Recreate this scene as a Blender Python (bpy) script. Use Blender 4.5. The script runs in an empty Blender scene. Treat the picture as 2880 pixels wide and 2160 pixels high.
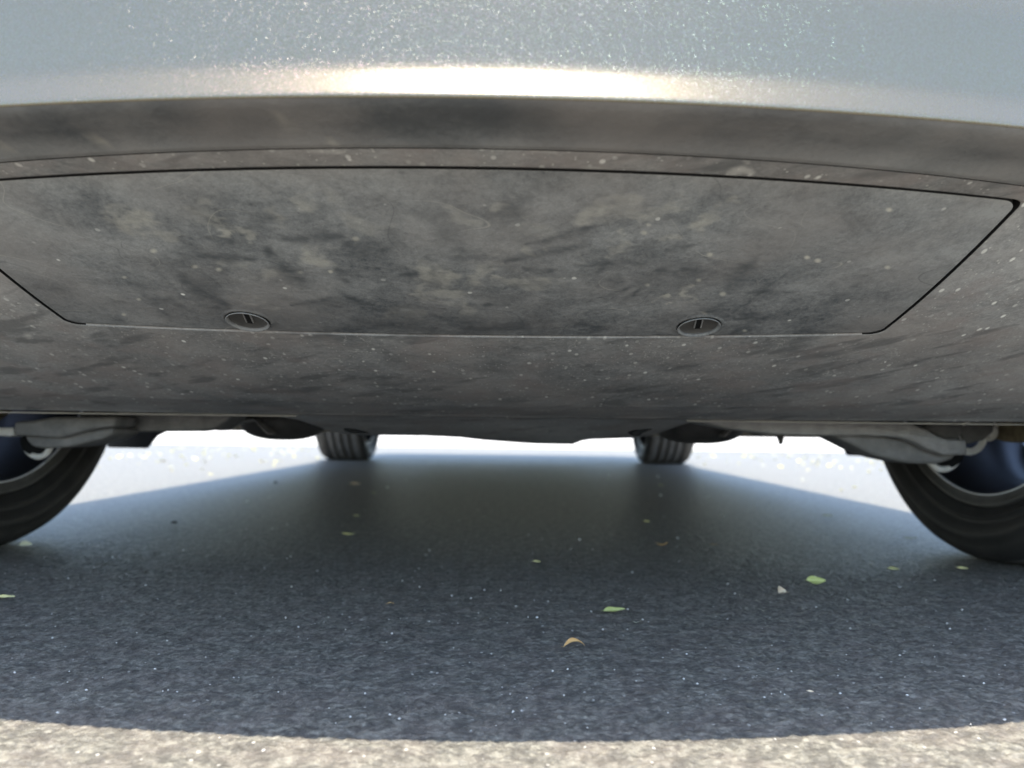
import bpy, bmesh, math, random
import numpy as np
from mathutils import Matrix, Vector

random.seed(7); rng = np.random.default_rng(11)
R = math.radians
scene = bpy.context.scene
COL = scene.collection

# ------------------------------------------------------------------ camera
CAM_H, PITCH, ROLL, FPX = 0.178, R(3.29), R(0.70), 2176.0
cam_d = bpy.data.cameras.new('camera'); cam = bpy.data.objects.new('camera', cam_d); COL.objects.link(cam)
CAMR = Matrix.Rotation(R(90) + PITCH, 3, 'X') @ Matrix.Rotation(ROLL, 3, 'Z')
cam.matrix_world = Matrix.Translation((0, 0, CAM_H)) @ CAMR.to_4x4()
cam_d.sensor_width = 36; cam_d.lens = 36 * FPX / 2880
cam_d.clip_start = 0.02; cam_d.clip_end = 2000
cam_d.dof.use_dof = True; cam_d.dof.focus_distance = 0.57; cam_d.dof.aperture_fstop = 6.2
scene.camera = cam

# ------------------------------------------------------------------ sky, sun, exposure
SUN_EL = 75.5
world = bpy.data.worlds.new('World'); scene.world = world; world.use_nodes = True
wn = world.node_tree.nodes; wl = world.node_tree.links
sky = wn.new('ShaderNodeTexSky'); sky.sky_type = 'NISHITA'; sky.sun_disc = False
sky.sun_elevation = R(SUN_EL); sky.sun_rotation = math.pi; sky.dust_density = 1.0; sky.air_density = 1.0; sky.ozone_density = 1.0
wl.new(sky.outputs[0], wn['Background'].inputs[0]); wn['Background'].inputs[1].default_value = 0.15
sun_d = bpy.data.lights.new('sun', 'SUN'); sun_d.energy = 2.7; sun_d.angle = R(0.53); sun_d.color = (1, .92, .78)
sun = bpy.data.objects.new('sun', sun_d); COL.objects.link(sun); sun.location = (0, -2, 8)
sun.rotation_euler = (R(90 - SUN_EL), 0, 0)
scene.view_settings.view_transform = 'Standard'; scene.view_settings.look = 'None'
scene.view_settings.gamma = 1; scene.view_settings.use_curve_mapping = False
scene.view_settings.exposure = 1.9
scene.render.engine = 'CYCLES'
scene.cycles.max_bounces = 10; scene.cycles.diffuse_bounces = 6; scene.cycles.use_denoising = True
scene.cycles.sample_clamp_indirect = 8

# ------------------------------------------------------------------ helpers
CR = np.array(CAMR)
def at(px, py, Y):                       # point seen at a source pixel, at world distance Y
    d = CR @ np.array([(px - 1440) / FPX, -(py - 1080) / FPX, -1.0])
    return np.array([0, 0, CAM_H]) + d * (Y / d[1])
def on_ground(px, py):
    d = CR @ np.array([(px - 1440) / FPX, -(py - 1080) / FPX, -1.0])
    return np.array([0, 0, CAM_H]) + d * (-CAM_H / d[2])
def proj(P):
    q = (np.asarray(P, float) - np.array([0, 0, CAM_H])) @ CR
    return 1440 + FPX * q[..., 0] / -q[..., 2], 1080 - FPX * q[..., 1] / -q[..., 2]

def vnoise(shape_xy, scale, seed):       # smooth value noise sampled at coordinate arrays
    x, y = shape_xy
    r = np.random.default_rng(seed); N = 256; g = r.random((N, N))
    fx, fy = x * scale, y * scale
    ix, iy = np.floor(fx).astype(int), np.floor(fy).astype(int)
    u, v = fx - ix, fy - iy
    u = u * u * u * (u * (6 * u - 15) + 10); v = v * v * v * (v * (6 * v - 15) + 10)
    ix %= N; iy %= N; jx = (ix + 1) % N; jy = (iy + 1) % N
    return (g[ix, iy] * (1 - u) + g[jx, iy] * u) * (1 - v) + (g[ix, jy] * (1 - u) + g[jx, jy] * u) * v
def fbm(x, y, scale, octs, seed, gain=.5):
    s = 0; a = 1; t = 0
    for o in range(octs):
        s = s + a * vnoise((x + 3.7 * o, y - 1.3 * o), scale, seed + o); t += a; a *= gain; scale *= 2.03
    return s / t

def obj(name, verts, faces, mat, parent=None, smooth=True, base=(0, 0, 0)):
    me = bpy.data.meshes.new(name)
    v = np.asarray(verts, float) - np.asarray(base, float)
    me.from_pydata(v.tolist(), [], [list(map(int, f)) for f in faces])
    me.update()
    if smooth:
        me.polygons.foreach_set('use_smooth', [True] * len(me.polygons))
    if mat: me.materials.append(mat)
    o = bpy.data.objects.new(name, me); COL.objects.link(o)
    if parent: o.parent = parent
    return o
def empty(name, loc, parent=None):
    o = bpy.data.objects.new(name, None); o.empty_display_size = .1; COL.objects.link(o)
    o.location = loc
    if parent: o.parent = parent
    return o
def tag(o, label=None, cat=None, group=None, kind=None):
    if label: o['label'] = label
    if cat: o['category'] = cat
    if group: o['group'] = group
    if kind: o['kind'] = kind
    return o
def recalc(o):
    bm = bmesh.new(); bm.from_mesh(o.data); bmesh.ops.recalc_face_normals(bm, faces=bm.faces); bm.to_mesh(o.data); bm.free(); return o
def bevel(o, w, seg=2):
    bm = bmesh.new(); bm.from_mesh(o.data); bmesh.ops.recalc_face_normals(bm, faces=bm.faces)
    es = [e for e in bm.edges if len(e.link_faces) == 2 and e.calc_face_angle(0) > .5]
    bmesh.ops.bevel(bm, geom=es, offset=w, segments=seg, profile=.5, affect='EDGES', clamp_overlap=True)
    bm.to_mesh(o.data); bm.free(); return o
def grid_faces(nu, nv, skip=None):
    i, j = np.meshgrid(np.arange(nu - 1), np.arange(nv - 1), indexing='ij')
    if skip is not None: k = ~skip; i, j = i[k], j[k]
    i, j = i.ravel(), j.ravel()
    return np.stack([i * nv + j, (i + 1) * nv + j, (i + 1) * nv + j + 1, i * nv + j + 1], 1)
def fast_mesh(name, V, F, mat, parent=None, base=(0, 0, 0), smooth=True):
    V = np.asarray(V, np.float64) - np.asarray(base, float); F = np.asarray(F, np.int32)
    me = bpy.data.meshes.new(name)
    me.vertices.add(len(V)); me.vertices.foreach_set('co', V.astype(np.float32).ravel())
    me.loops.add(F.size); me.loops.foreach_set('vertex_index', F.ravel())
    me.polygons.add(len(F)); me.polygons.foreach_set('loop_start', np.arange(len(F), dtype=np.int32) * F.shape[1])
    me.update(calc_edges=True)
    me.polygons.foreach_set('use_smooth', np.full(len(F), smooth))
    if mat: me.materials.append(mat)
    o = bpy.data.objects.new(name, me); COL.objects.link(o)
    if parent: o.parent = parent
    return o
def lathe(prof, seg=96, axis='X'):       # profile [(x, r)], revolved about X
    V = []; n = len(prof)
    for k in range(seg):
        a = 2 * math.pi * k / seg
        for (x, r) in prof: V.append((x, r * math.sin(a), -r * math.cos(a)))
    F = [(k * n + i, k * n + i + 1, ((k + 1) % seg) * n + i + 1, ((k + 1) % seg) * n + i) for k in range(seg) for i in range(n - 1)]
    return np.array(V), F
def ring(center, axis, Rm, rt, a0=0, a1=2 * math.pi, seg=40, ts=10, flat=1.0):   # torus or arc
    ax = Vector(axis).normalized(); u = ax.orthogonal().normalized(); w = ax.cross(u)
    V = []; F = []; closed = abs(a1 - a0 - 2 * math.pi) < 1e-4; n = seg if closed else seg + 1
    for k in range(n):
        a = a0 + (a1 - a0) * k / seg; d = u * math.cos(a) + w * math.sin(a)
        for t in range(ts):
            b = 2 * math.pi * t / ts
            V.append(Vector(center) + d * (Rm + rt * math.cos(b)) + ax * rt * flat * math.sin(b))
    for k in range(seg):
        for t in range(ts):
            k2 = (k + 1) % n
            F.append((k * ts + t, k * ts + (t + 1) % ts, k2 * ts + (t + 1) % ts, k2 * ts + t))
    if not closed: F += [tuple(range(ts)), tuple(reversed(range((n - 1) * ts, n * ts)))]
    return [tuple(v) for v in V], F
def cyl(p0, p1, r0, r1=None, seg=24):
    p0, p1 = Vector(p0), Vector(p1); r1 = r0 if r1 is None else r1
    ax = (p1 - p0).normalized(); u = ax.orthogonal().normalized(); w = ax.cross(u); V = []
    for p, r in ((p0, r0), (p1, r1)):
        for k in range(seg):
            a = 2 * math.pi * k / seg; V.append(tuple(p + (u * math.cos(a) + w * math.sin(a)) * r))
    F = [(k, (k + 1) % seg, seg + (k + 1) % seg, seg + k) for k in range(seg)]
    F += [tuple(reversed(range(seg))), tuple(range(seg, 2 * seg))]
    return V, F
def prism(poly, Y0, Y1, shift=(0, 0)):   # solid: outline of world (x, z) points, from Y0 to Y1
    n = len(poly); V = [(x, Y0, z) for x, z in poly] + [(x + shift[0], Y1, z + shift[1]) for x, z in poly]
    F = [tuple(range(n)), tuple(reversed(range(n, 2 * n)))] + [(i, n + i, n + (i + 1) % n, (i + 1) % n) for i in range(n)]
    return V, F
def casting(name, pix, Y0, Y1, mat, parent, bw=.004, base=(0, 0, 0), shift=(0, 0)):
    pts = [at(x, y, Y0) for x, y in pix]
    V, F = prism([(p[0], p[2]) for p in pts], Y0, Y1, shift)
    o = obj(name, V, F, mat, parent, smooth=True, base=base); return bevel(o, bw, 2)

# ------------------------------------------------------------------ materials
def mat(name, color, rough=.6, metal=0, spec=.5):
    m = bpy.data.materials.new(name); m.use_nodes = True
    b = m.node_tree.nodes['Principled BSDF']
    b.inputs['Base Color'].default_value = (*color, 1); b.inputs['Roughness'].default_value = rough
    b.inputs['Metallic'].default_value = metal; b.inputs['Specular IOR Level'].default_value = spec
    return m
class NT:
    def __init__(s, m): s.n = m.node_tree.nodes; s.l = m.node_tree.links; s.b = s.n['Principled BSDF']; s.tc = s.n.new('ShaderNodeTexCoord')
    def link(s, a, b): s.l.new(a, b)
    def mapping(s, scale=(1, 1, 1), rot=(0, 0, 0)):
        k = s.n.new('ShaderNodeMapping'); k.inputs['Scale'].default_value = scale; k.inputs['Rotation'].default_value = rot
        s.link(s.tc.outputs['Object'], k.inputs[0]); return k.outputs[0]
    def streak(s, scale, rot):           # rotate first, then stretch
        k = s.n.new('ShaderNodeMapping'); k.inputs['Scale'].default_value = scale
        s.link(s.mapping((1, 1, 1), (0, 0, rot)), k.inputs[0]); return k.outputs[0]
    def noise(s, scale, detail=4, rough=.55, vec=None, dist=0):
        k = s.n.new('ShaderNodeTexNoise'); k.inputs['Scale'].default_value = scale; k.inputs['Detail'].default_value = detail
        k.inputs['Roughness'].default_value = rough; k.inputs['Distortion'].default_value = dist
        s.link(vec or s.tc.outputs['Object'], k.inputs['Vector']); return k.outputs[0]
    def voro(s, scale, vec=None, feature='F1', rnd=1):
        k = s.n.new('ShaderNodeTexVoronoi'); k.feature = feature; k.inputs['Scale'].default_value = scale; k.inputs['Randomness'].default_value = rnd
        s.link(vec or s.tc.outputs['Object'], k.inputs['Vector']); return k
    def ramp(s, fac, stops):
        k = s.n.new('ShaderNodeValToRGB'); e = k.color_ramp.elements
        while len(e) < len(stops): e.new(.5)
        for el, (p, c) in zip(e, stops):
            el.position = p; el.color = (*c, 1) if isinstance(c, tuple) else (c, c, c, 1)
        s.link(fac, k.inputs[0]); return k.outputs[0]
    def mix(s, fac, a, b, mode='MIX'):
        k = s.n.new('ShaderNodeMix'); k.data_type = 'RGBA'; k.blend_type = mode
        for sock, v in ((k.inputs[0], fac), (k.inputs[6], a), (k.inputs[7], b)):
            if hasattr(v, 'links'): s.link(v, sock)
            elif isinstance(v, tuple): sock.default_value = (*v, 1)
            else: sock.default_value = v
        return k.outputs[2]
    def math(s, op, a, b=0.0):
        k = s.n.new('ShaderNodeMath'); k.operation = op
        for sock, v in ((k.inputs[0], a), (k.inputs[1], b)):
            if hasattr(v, 'links'): s.link(v, sock)
            else: sock.default_value = v
        return k.outputs[0]
    def attr(s, name):
        k = s.n.new('ShaderNodeAttribute'); k.attribute_name = name; return k
    def bump(s, height, dist, strength=1, normal=None):
        k = s.n.new('ShaderNodeBump'); k.inputs['Distance'].default_value = dist; k.inputs['Strength'].default_value = strength
        s.link(height, k.inputs['Height'])
        if normal: s.link(normal, k.inputs['Normal'])
        return k.outputs[0]
    def sep(s, col):
        k = s.n.new('ShaderNodeSeparateColor'); s.link(col, k.inputs[0]); return k.outputs

def asphalt_mat():
    m = mat('asphalt', (.22, .2, .17), .5, spec=.34); t = NT(m)
    big = t.noise(1.4, 4); blot = t.noise(26, 3, .6); mid = t.noise(210, 5, .7); fine = t.noise(700, 3, .6)
    c = t.ramp(mid, [(.34, (.093, .089, .076)), (.50, (.185, .176, .150)), (.64, (.34, .324, .268))])
    c = t.mix(t.ramp(blot, [(.42, 0.0), (.62, .32)]), c, (.205, .165, .145))
    c = t.mix(t.ramp(big, [(.35, 0.0), (.7, .22)]), c, (.15, .145, .135))
    g2 = t.noise(62, 4, .7); c = t.mix(t.ramp(g2, [(.40, .55), (.53, 0.0)]), c, (.080, .076, .068)); c = t.mix(t.ramp(g2, [(.54, 0.0), (.68, .55)]), c, (.33, .31, .26))
    vs = t.voro(230); vr = t.sep(vs.outputs['Color'])
    spk = t.math('MULTIPLY', t.ramp(vs.outputs['Distance'], [(.18, 1.0), (.30, 0.0)]), t.math('GREATER_THAN', vr[0], .965))
    c = t.mix(spk, c, (.55, .53, .48))
    t.link(c, t.b.inputs['Base Color'])
    t.link(t.ramp(mid, [(.3, .55), (.75, .36)]), t.b.inputs['Roughness'])
    h = t.math('ADD', t.math('ADD', t.math('MULTIPLY', mid, .8), t.math('MULTIPLY', fine, .7)), t.math('MULTIPLY', g2, .35))
    t.link(t.bump(h, .0019, .75), t.b.inputs['Normal'])
    return m
def concrete_mat():
    m = mat('concrete', (.55, .53, .48), .85); t = NT(m)
    c = t.mix(t.ramp(t.noise(1.2, 5), [(.3, 0.0), (.7, 1.0)]), (.5, .48, .43), (.6, .58, .53))
    t.link(c, t.b.inputs['Base Color']); t.link(t.bump(t.noise(90, 4), .002), t.b.inputs['Normal']); return m
def plastic_mat(name, base, dust, chip, chips=True, rough=.62, dmin=.15, dmax=.95, chip_t=.93, chip_scale=(150, 150, 150), scr=.2, cloud=.5):
    """dusty black moulded plastic; 'dirt' attribute: R dust amount, G pale smear, B dark scuff"""
    m = mat(name, base, rough, spec=.4); t = NT(m)
    d = t.sep(t.attr('dirt').outputs['Color'])
    n1 = t.noise(38, 6, .62, dist=.6); n2 = t.noise(260, 4, .6)
    dirt = t.math('ADD', d[0], t.math('MULTIPLY', t.math('SUBTRACT', n1, .5), cloud))
    n3 = t.noise(750, 2, .6)
    dirt = t.math('ADD', dirt, t.math('MULTIPLY', t.math('SUBTRACT', n2, .5), .75 if cloud > .3 else .3))
    dirt = t.math('ADD', dirt, t.math('MULTIPLY', t.math('SUBTRACT', n3, .5), .55 if cloud > .3 else .2))
    c = t.mix(t.ramp(dirt, [(dmin, 0.0), (dmax, 1.0)]), base, dust)
    tone = t.noise(9, 3)
    c = t.mix(t.ramp(tone, [(.42, 0.0), (.66, .5)]), c, tuple(x * y for x, y in zip(dust, (.86, .78, .74))))
    for k_, (sc, rt, th, am, col) in enumerate((((16, 150, 40), .75, .66, .55, tuple(x * .8 for x in base)), ((18, 170, 40), -.8, .66, .55, tuple(x * .8 for x in base)), ((14, 130, 40), .25, .67, .5, tuple(x * .8 for x in base)),
                                ((22, 420, 60), .4, .68, .30, chip), ((20, 380, 60), -1.1, .69, .30, chip), ((26, 300, 60), 1.2, .68, .30, chip))):
        sr = t.ramp(t.noise(1, 2, .45, t.streak(sc, rt), .5), [(th, 0.0), (th + .06, am * scr)]); c = t.mix(sr, c, col)
    if cloud > .3:                       # hairline curved scratches, in patches
        for fq, mk, wd_, col in ((13, 9, .0035, tuple(x * .75 for x in base)), (21, 12, .004, tuple(x * .75 for x in base)), (17, 14, .003, chip)):
            ln = t.noise(fq * .8, .6, .3, t.mapping((1, 1.6, 1.6), (.3 * fq, .7, fq)), .15); ms = t.noise(mk, 2, vec=t.mapping((1, 1, 1), (.1 * fq, .5, mk)))
            k0 = t.math('MULTIPLY', t.ramp(t.math('ABSOLUTE', t.math('SUBTRACT', ln, .5)), [(.0, 1.0), (wd_, 0.0)]), t.ramp(ms, [(.50, 0.0), (.60, .38)])); c = t.mix(k0, c, col)
    c = t.mix(t.math('MULTIPLY', d[1], t.ramp(n1, [(.3, .35), (.6, 1.0)])), c, chip)
    c = t.mix(d[2], c, tuple(x * .85 for x in base))
    if chips:
        v = t.voro(1, t.mapping(chip_scale)); vr = t.sep(v.outputs['Color'])
        k = t.math('MULTIPLY', t.ramp(v.outputs['Distance'], [(.19, 1.0), (.31, 0.0)]), t.math('GREATER_THAN', vr[0], chip_t))
        c = t.mix(t.math('MULTIPLY', k, t.ramp(vr[1], [(.3, .25), (.95, 1.0)])), c, (.85, .84, .78))
        v2 = t.voro(1, t.mapping((42, 60, 60))); vr2 = t.sep(v2.outputs['Color'])
        k2 = t.math('MULTIPLY', t.ramp(t.math('ADD', v2.outputs['Distance'], t.math('MULTIPLY', n2, .25)), [(.22, 1.0), (.36, 0.0)]), t.math('GREATER_THAN', vr2[0], .84))
        c = t.mix(t.math('MULTIPLY', k2, .35), c, dust)
    if chip_t < .95:
        v3 = t.voro(1, t.mapping((420, 300, 300))); vr3 = t.sep(v3.outputs['Color'])
        k3 = t.math('MULTIPLY', t.ramp(v3.outputs['Distance'], [(.22, 1.0), (.34, 0.0)]), t.math('GREATER_THAN', vr3[0], .90))
        c = t.mix(t.math('MULTIPLY', k3, .75), c, (.60, .59, .54))
        ln = t.noise(26, 2.5, .5, dist=1.2); msk = t.noise(17, 2, vec=t.mapping((1, 1, 1), (.4, .2, 1.1)))
        k4 = t.math('MULTIPLY', t.ramp(t.math('ABSOLUTE', t.math('SUBTRACT', ln, .5)), [(.0, 1.0), (.006, 0.0)]), t.ramp(msk, [(.52, 0.0), (.60, .55)]))
        c = t.mix(k4, c, (.62, .60, .55))
        dk = t.ramp(t.noise(1, 3, .6, t.streak((14, 40, 30), .5)), [(.56, 0.0), (.66, .65)]); c = t.mix(dk, c, tuple(x * .9 for x in base))
        rd = t.ramp(t.noise(20, 4, .6), [(.5, 0.0), (.66, .45)]); c = t.mix(rd, c, (.30, .255, .235))
    t.link(c, t.b.inputs['Base Color'])
    t.link(t.ramp(dirt, [(.1, .42), (.7, .8)]), t.b.inputs['Roughness'])
    t.link(t.bump(t.math('ADD', n2, t.math('MULTIPLY', n1, .6)), .0006, .7), t.b.inputs['Normal'])
    return m
def noisy_mat(name, c1, c2, scale, rough=.6, metal=0, bump=.0006):
    m = mat(name, c1, rough, metal); t = NT(m); n = t.noise(scale, 5, .6)
    t.link(t.mix(t.ramp(n, [(.32, 0.0), (.68, 1.0)]), c1, c2), t.b.inputs['Base Color'])
    t.link(t.bump(t.noise(scale * 4, 4), bump), t.b.inputs['Normal']); return m
def paint_mat():
    m = mat('silver_paint', (.212, .187, .122), .225, .7); t = NT(m)
    geo = t.n.new('ShaderNodeNewGeometry')
    v = t.voro(3400); vr = t.sep(v.outputs['Color'])
    sub = t.n.new('ShaderNodeVectorMath'); sub.operation = 'SUBTRACT'; t.link(v.outputs['Color'], sub.inputs[0]); sub.inputs[1].default_value = (.5, .5, .5)
    scl = t.n.new('ShaderNodeVectorMath'); scl.operation = 'SCALE'; t.link(sub.outputs[0], scl.inputs[0])
    t.link(t.ramp(v.outputs['Distance'], [(.30, .75), (.45, 0.0)]), scl.inputs['Scale'])
    add = t.n.new('ShaderNodeVectorMath'); add.operation = 'ADD'; t.link(geo.outputs['Normal'], add.inputs[0]); t.link(scl.outputs[0], add.inputs[1])
    nm = t.n.new('ShaderNodeVectorMath'); nm.operation = 'NORMALIZE'; t.link(add.outputs[0], nm.inputs[0])
    fl = t.n.new('ShaderNodeBsdfPrincipled'); fl.inputs['Metallic'].default_value = 1; fl.inputs['Roughness'].default_value = .30
    t.link(t.mix(.22, (.31, .28, .22), v.outputs['Color']), fl.inputs['Base Color']); t.link(nm.outputs[0], fl.inputs['Normal'])
    mx = t.n.new('ShaderNodeMixShader'); t.link(t.math('MULTIPLY', t.math('GREATER_THAN', vr[2], .60), .24), mx.inputs[0])
    t.link(t.b.outputs[0], mx.inputs[1]); t.link(fl.outputs[0], mx.inputs[2])
    t.link(mx.outputs[0], t.n['Material Output'].inputs[0])
    return m

M = {}
M['asphalt'] = asphalt_mat(); M['concrete'] = concrete_mat(); M['paint'] = paint_mat()
M['panel'] = plastic_mat('panel_plastic', (.080, .087, .092), (.320, .327, .320), (.52, .50, .43), chip_t=.985)
M['tray'] = plastic_mat('tray_plastic', (.135, .138, .136), (.44, .437, .42), (.56, .545, .50), chip_t=.80, chip_scale=(150, 95, 95), scr=.25)
M['lip'] = plastic_mat('lip_plastic', (.080, .083, .084), (.30, .300, .288), (.34, .32, .27), chips=False, rough=.45, chip_t=.99, scr=0, cloud=.2)
M['black'] = mat('black_plastic', (.010, .010, .010), .8, spec=.2)
M['under'] = noisy_mat('underbody_coating', (.34, .30, .24), (.46, .42, .34), 30, .7)
M['under_dark'] = noisy_mat('bush_cover_plastic', (.05, .048, .045), (.10, .095, .088), 30, .7)
M['rubber'] = noisy_mat('tyre_rubber', (.016, .0155, .0145), (.031, .029, .026), 22, .6, bump=.0004)
M['tread'] = noisy_mat('tread_rubber', (.09, .086, .08), (.14, .133, .122), 30, .8)
M['flap'] = noisy_mat('flap_rubber', (.025, .028, .036), (.035, .038, .045), 20, .5)
M['alloy'] = noisy_mat('cast_alloy', (.27, .258, .24), (.37, .355, .33), 60, .6, .35, .0012)
M['alloy_dark'] = noisy_mat('dusty_cast_alloy', (.15, .145, .135), (.24, .23, .212), 45, .7, .1, .0012)
M['cream'] = noisy_mat('bright_machined_metal', (.80, .76, .67), (.88, .84, .76), 80, .5, .0)
M['rim'] = mat('rim_metal', (.05, .05, .052), .35, .7)
M['rim_band'] = noisy_mat('rim_flange_metal', (.085, .083, .075), (.12, .116, .105), 40, .55, .4)
M['rim_edge'] = mat('rim_pale_edge', (.78, .77, .74), .4, .2)  # pale, barely metallic line along the inner rim edge
M['rust'] = noisy_mat('rusty_disc', (.22, .17, .10), (.42, .34, .20), 90, .7, .2)
M['glass'] = mat('window_glass', (.01, .012, .014), .06)
M['lamp'] = mat('headlamp_glass', (.5, .52, .54), .08, .6)

# ------------------------------------------------------------------ ground
def graded(lo, hi, step, far_lo, far_hi, grow=1.25):
    a = list(np.arange(lo, hi, step)); s = step; p = a[-1]
    while p < far_hi: s *= grow; p += s; a.append(p)
    s = step; p = lo; pre = []
    while p > far_lo: s *= grow; p -= s; pre.append(p)
    return np.array(pre[::-1] + a)
gx = graded(-.62, .62, .0016, -600, 600, 1.05); gy = graded(.36, .96, .0015, -300, 900, 1.03)
GX, GY = np.meshgrid(gx, gy, indexing='ij')
fade = np.clip((0.95 - np.abs(GX)) / .2, 0, 1) * np.clip((1.9 - GY) / 1.3, 0, 1) * np.clip((GY - .22) / .08, 0, 1)
wx = GX + .004 * (vnoise((GX, GY), 60, 3) - .5); wy = GY + .004 * (vnoise((GX, GY), 60, 4) - .5)
hz = .0009 * (np.abs(vnoise((wx, wy), 210, 5) - .5) * 2) ** .8 + .0013 * vnoise((wx, wy), 400, 6) + .0003 * vnoise((wx, wy), 90, 9)
hz = (hz - hz[fade > .5].max()) * fade
ground = fast_mesh('driveway', np.stack([GX, GY, hz], -1).reshape(-1, 3), grid_faces(len(gx), len(gy)), M['asphalt'])
tag(ground, kind='structure')
ap = [(-60, 5.62, .004), (60, 8.1 + 5, .004), (60, 240, .004), (-60, 240, .004)]
ap = [(-60, 6.9 - .55 * 60 * .0, .004), (60, 6.9, .004), (60, 240, .004), (-60, 240, .004)]
apron = obj('concrete_apron', ap, [(0, 1, 2, 3)], M['concrete'], smooth=False); tag(apron, kind='structure')

# ------------------------------------------------------------------ the car
CX, FA, RA, HT, WR = -.031, 1.115, 4.20, .848, .342       # centre line, axles, half track, hub height
BASE = (CX, FA, 0)
car = empty('parked_car', BASE)
tag(car, 'silver car parked over its own shadow, dusty black panels under its nose', 'car')

# nose surface: S(X, s); s runs along the underside from the lip groove to the rear edge of the tray
PS = np.array([0, 1, 2, 3, 4, 5.])
PY = np.array([.405, .430, .620, .720, .830, .950]); PH = np.array([.3262, .3232, .2520, .2275, .2055, .1900])
PK = np.array([.45, .40, .06, .03, .0, .0]); PM = np.array([.0, .0, .065, .06, .03, .0])
def S(X, s, lift=0):
    y = np.interp(s, PS, PY); h = np.interp(s, PS, PH); k = np.interp(s, PS, PK); m = np.interp(s, PS, PM)
    f = np.clip(s - 1, 0, 1); h = h - .0035 * 4 * f * (1 - f)             # the panel bellies out a little
    g = np.clip((s - 2) / 3, 0, 1); h = h - .004 * 4 * g * (1 - g)
    X = X * (1 + .058 * np.clip(2 - s, 0, 1)); X2 = X * X
    return np.stack(np.broadcast_arrays(X + CX, y + k * X2, h + m * X2 + lift), -1)
PW, GAP = .329, .0027            # panel half width, gap
S_T, S_B = 1.0, 2.0
LS_T, LS_B = .19, .105           # metres per unit of s near the panel's top / tray side

def seg_dist(px, py, s):
    x0, y0, x1, y1 = s[:4]; dx, dy = x1 - x0, y1 - y0; L = dx * dx + dy * dy + 1e-6
    t = np.clip(((px - x0) * dx + (py - y0) * dy) / L, 0, 1)
    return np.hypot(px - x0 - t * dx, py - y0 - t * dy)
DARK = [(508,714,720,734,9,.8),(752,709,856,795,24,.85),(788,673,960,668,14,.75),(969,691,1077,709,22,.7),(503,781,634,858,20,.75),
 (960,827,1046,860,8,.9),(815,858,955,836,5,.8),(1123,772,1177,763,6,.8),(951,750,969,795,15,.7),(580,664,662,682,9,.7),(413,827,634,876,20,.5),
 (1476,691,1707,628,7,.9),(1413,736,1662,682,9,.7),(1472,759,1553,763,10,.7),(1842,763,1987,763,14,.7),(2046,813,2123,732,22,.7),(2091,822,2245,822,5,.8),
 (1969,874,2059,890,5,.9),(2059,894,2159,888,5,.8),(2059,885,2218,763,4,.7),(1874,705,1951,691,8,.8),(1725,786,1745,790,18,.8),(1707,827,1784,804,6,.8),
 (1743,854,1797,813,5,.8),(1616,745,1820,736,8,.5),(1309,854,1436,858,6,.8),(1657,795,1716,736,5,.6),(1240,640,1300,720,40,.45),(1420,600,1480,560,34,.45),
 (640,900,900,925,24,.35),(1000,905,1480,925,30,.5),(700,640,760,600,30,.35),(1090,655,1130,690,20,.5),(1150,600,1260,610,22,.3),(1500,800,1640,790,26,.3),
 (1800,800,1960,780,30,.3),(350,760,480,900,10,.35),(400,720,520,840,6,.35),(2240,790,2260,760,22,.3),(2300,860,2420,800,6,.35),(860,600,940,590,18,.3)]
PALE = [(320,602,404,632,20,.8),(413,641,490,668,12,.5),(607,628,639,650,9,.85),(625,612,675,650,8,.7),(684,655,707,678,8,.6),(874,709,919,741,22,.65),
 (634,741,698,754,10,.5),(743,777,820,781,11,.65),(1190,763,1258,777,26,.7),(1186,822,1294,840,16,.6),(1625,632,1675,601,12,.7),(1662,605,1775,574,24,.45),
 (1788,605,1888,583,9,.6),(1964,637,2023,583,18,.6),(1720,696,1757,682,17,.7),(1865,673,1892,673,9,.7),(1345,786,1372,741,20,.7),(1399,791,1580,793,9,.55),
 (1833,845,1883,836,5,.9),(1924,836,1933,818,8,.9),(1300,840,1309,876,20,.5),(700,850,760,870,12,.35),(1480,700,1490,712,9,.7),(1535,690,1545,700,8,.6),
 (830,560,870,575,12,.5),(1000,620,1040,650,20,.35),(560,590,600,610,20,.35),(1380,580,1410,590,10,.5),(1880,575,1930,570,14,.5),(2060,560,2090,570,8,.5),
 (760,590,800,640,14,.4),(1090,640,1110,625,9,.6),(1270,600,1340,640,16,.35),(1460,640,1540,650,18,.3),(1100,880,1180,890,14,.3),(930,560,1000,600,20,.35)]
DOTS = [(2033,827,8),(1981,879,7),(1820,801,6),(1965,788,6),(1996,716,8),(1811,655,8),(2094,930,5),(1824,632,6),(548,750,7),(615,758,7),(432,706,8),(350,780,5),(390,842,5),(348,885,5),
 (930,764,6),(845,766,6),(2270,724,7),(2300,733,8),(2496,752,7),(2500,590,8),(1000,672,9)]
def sst(v): v = np.clip(v, 0, 1); return v * v * (3 - 2 * v)
def tpar(px, py, s):             # 0 at one end of a stroke, 1 past its middle: strokes taper
    x0, y0, x1, y1 = s[:4]; dx, dy = x1 - x0, y1 - y0
    t = np.clip(((px - x0) * dx + (py - y0) * dy) / (dx * dx + dy * dy + 1e-6), 0, 1)
    if int(x0) % 2: t = 1 - t
    return np.sin(np.pi * np.clip(t * .85 + .08, 0, 1)) ** .8
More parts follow.
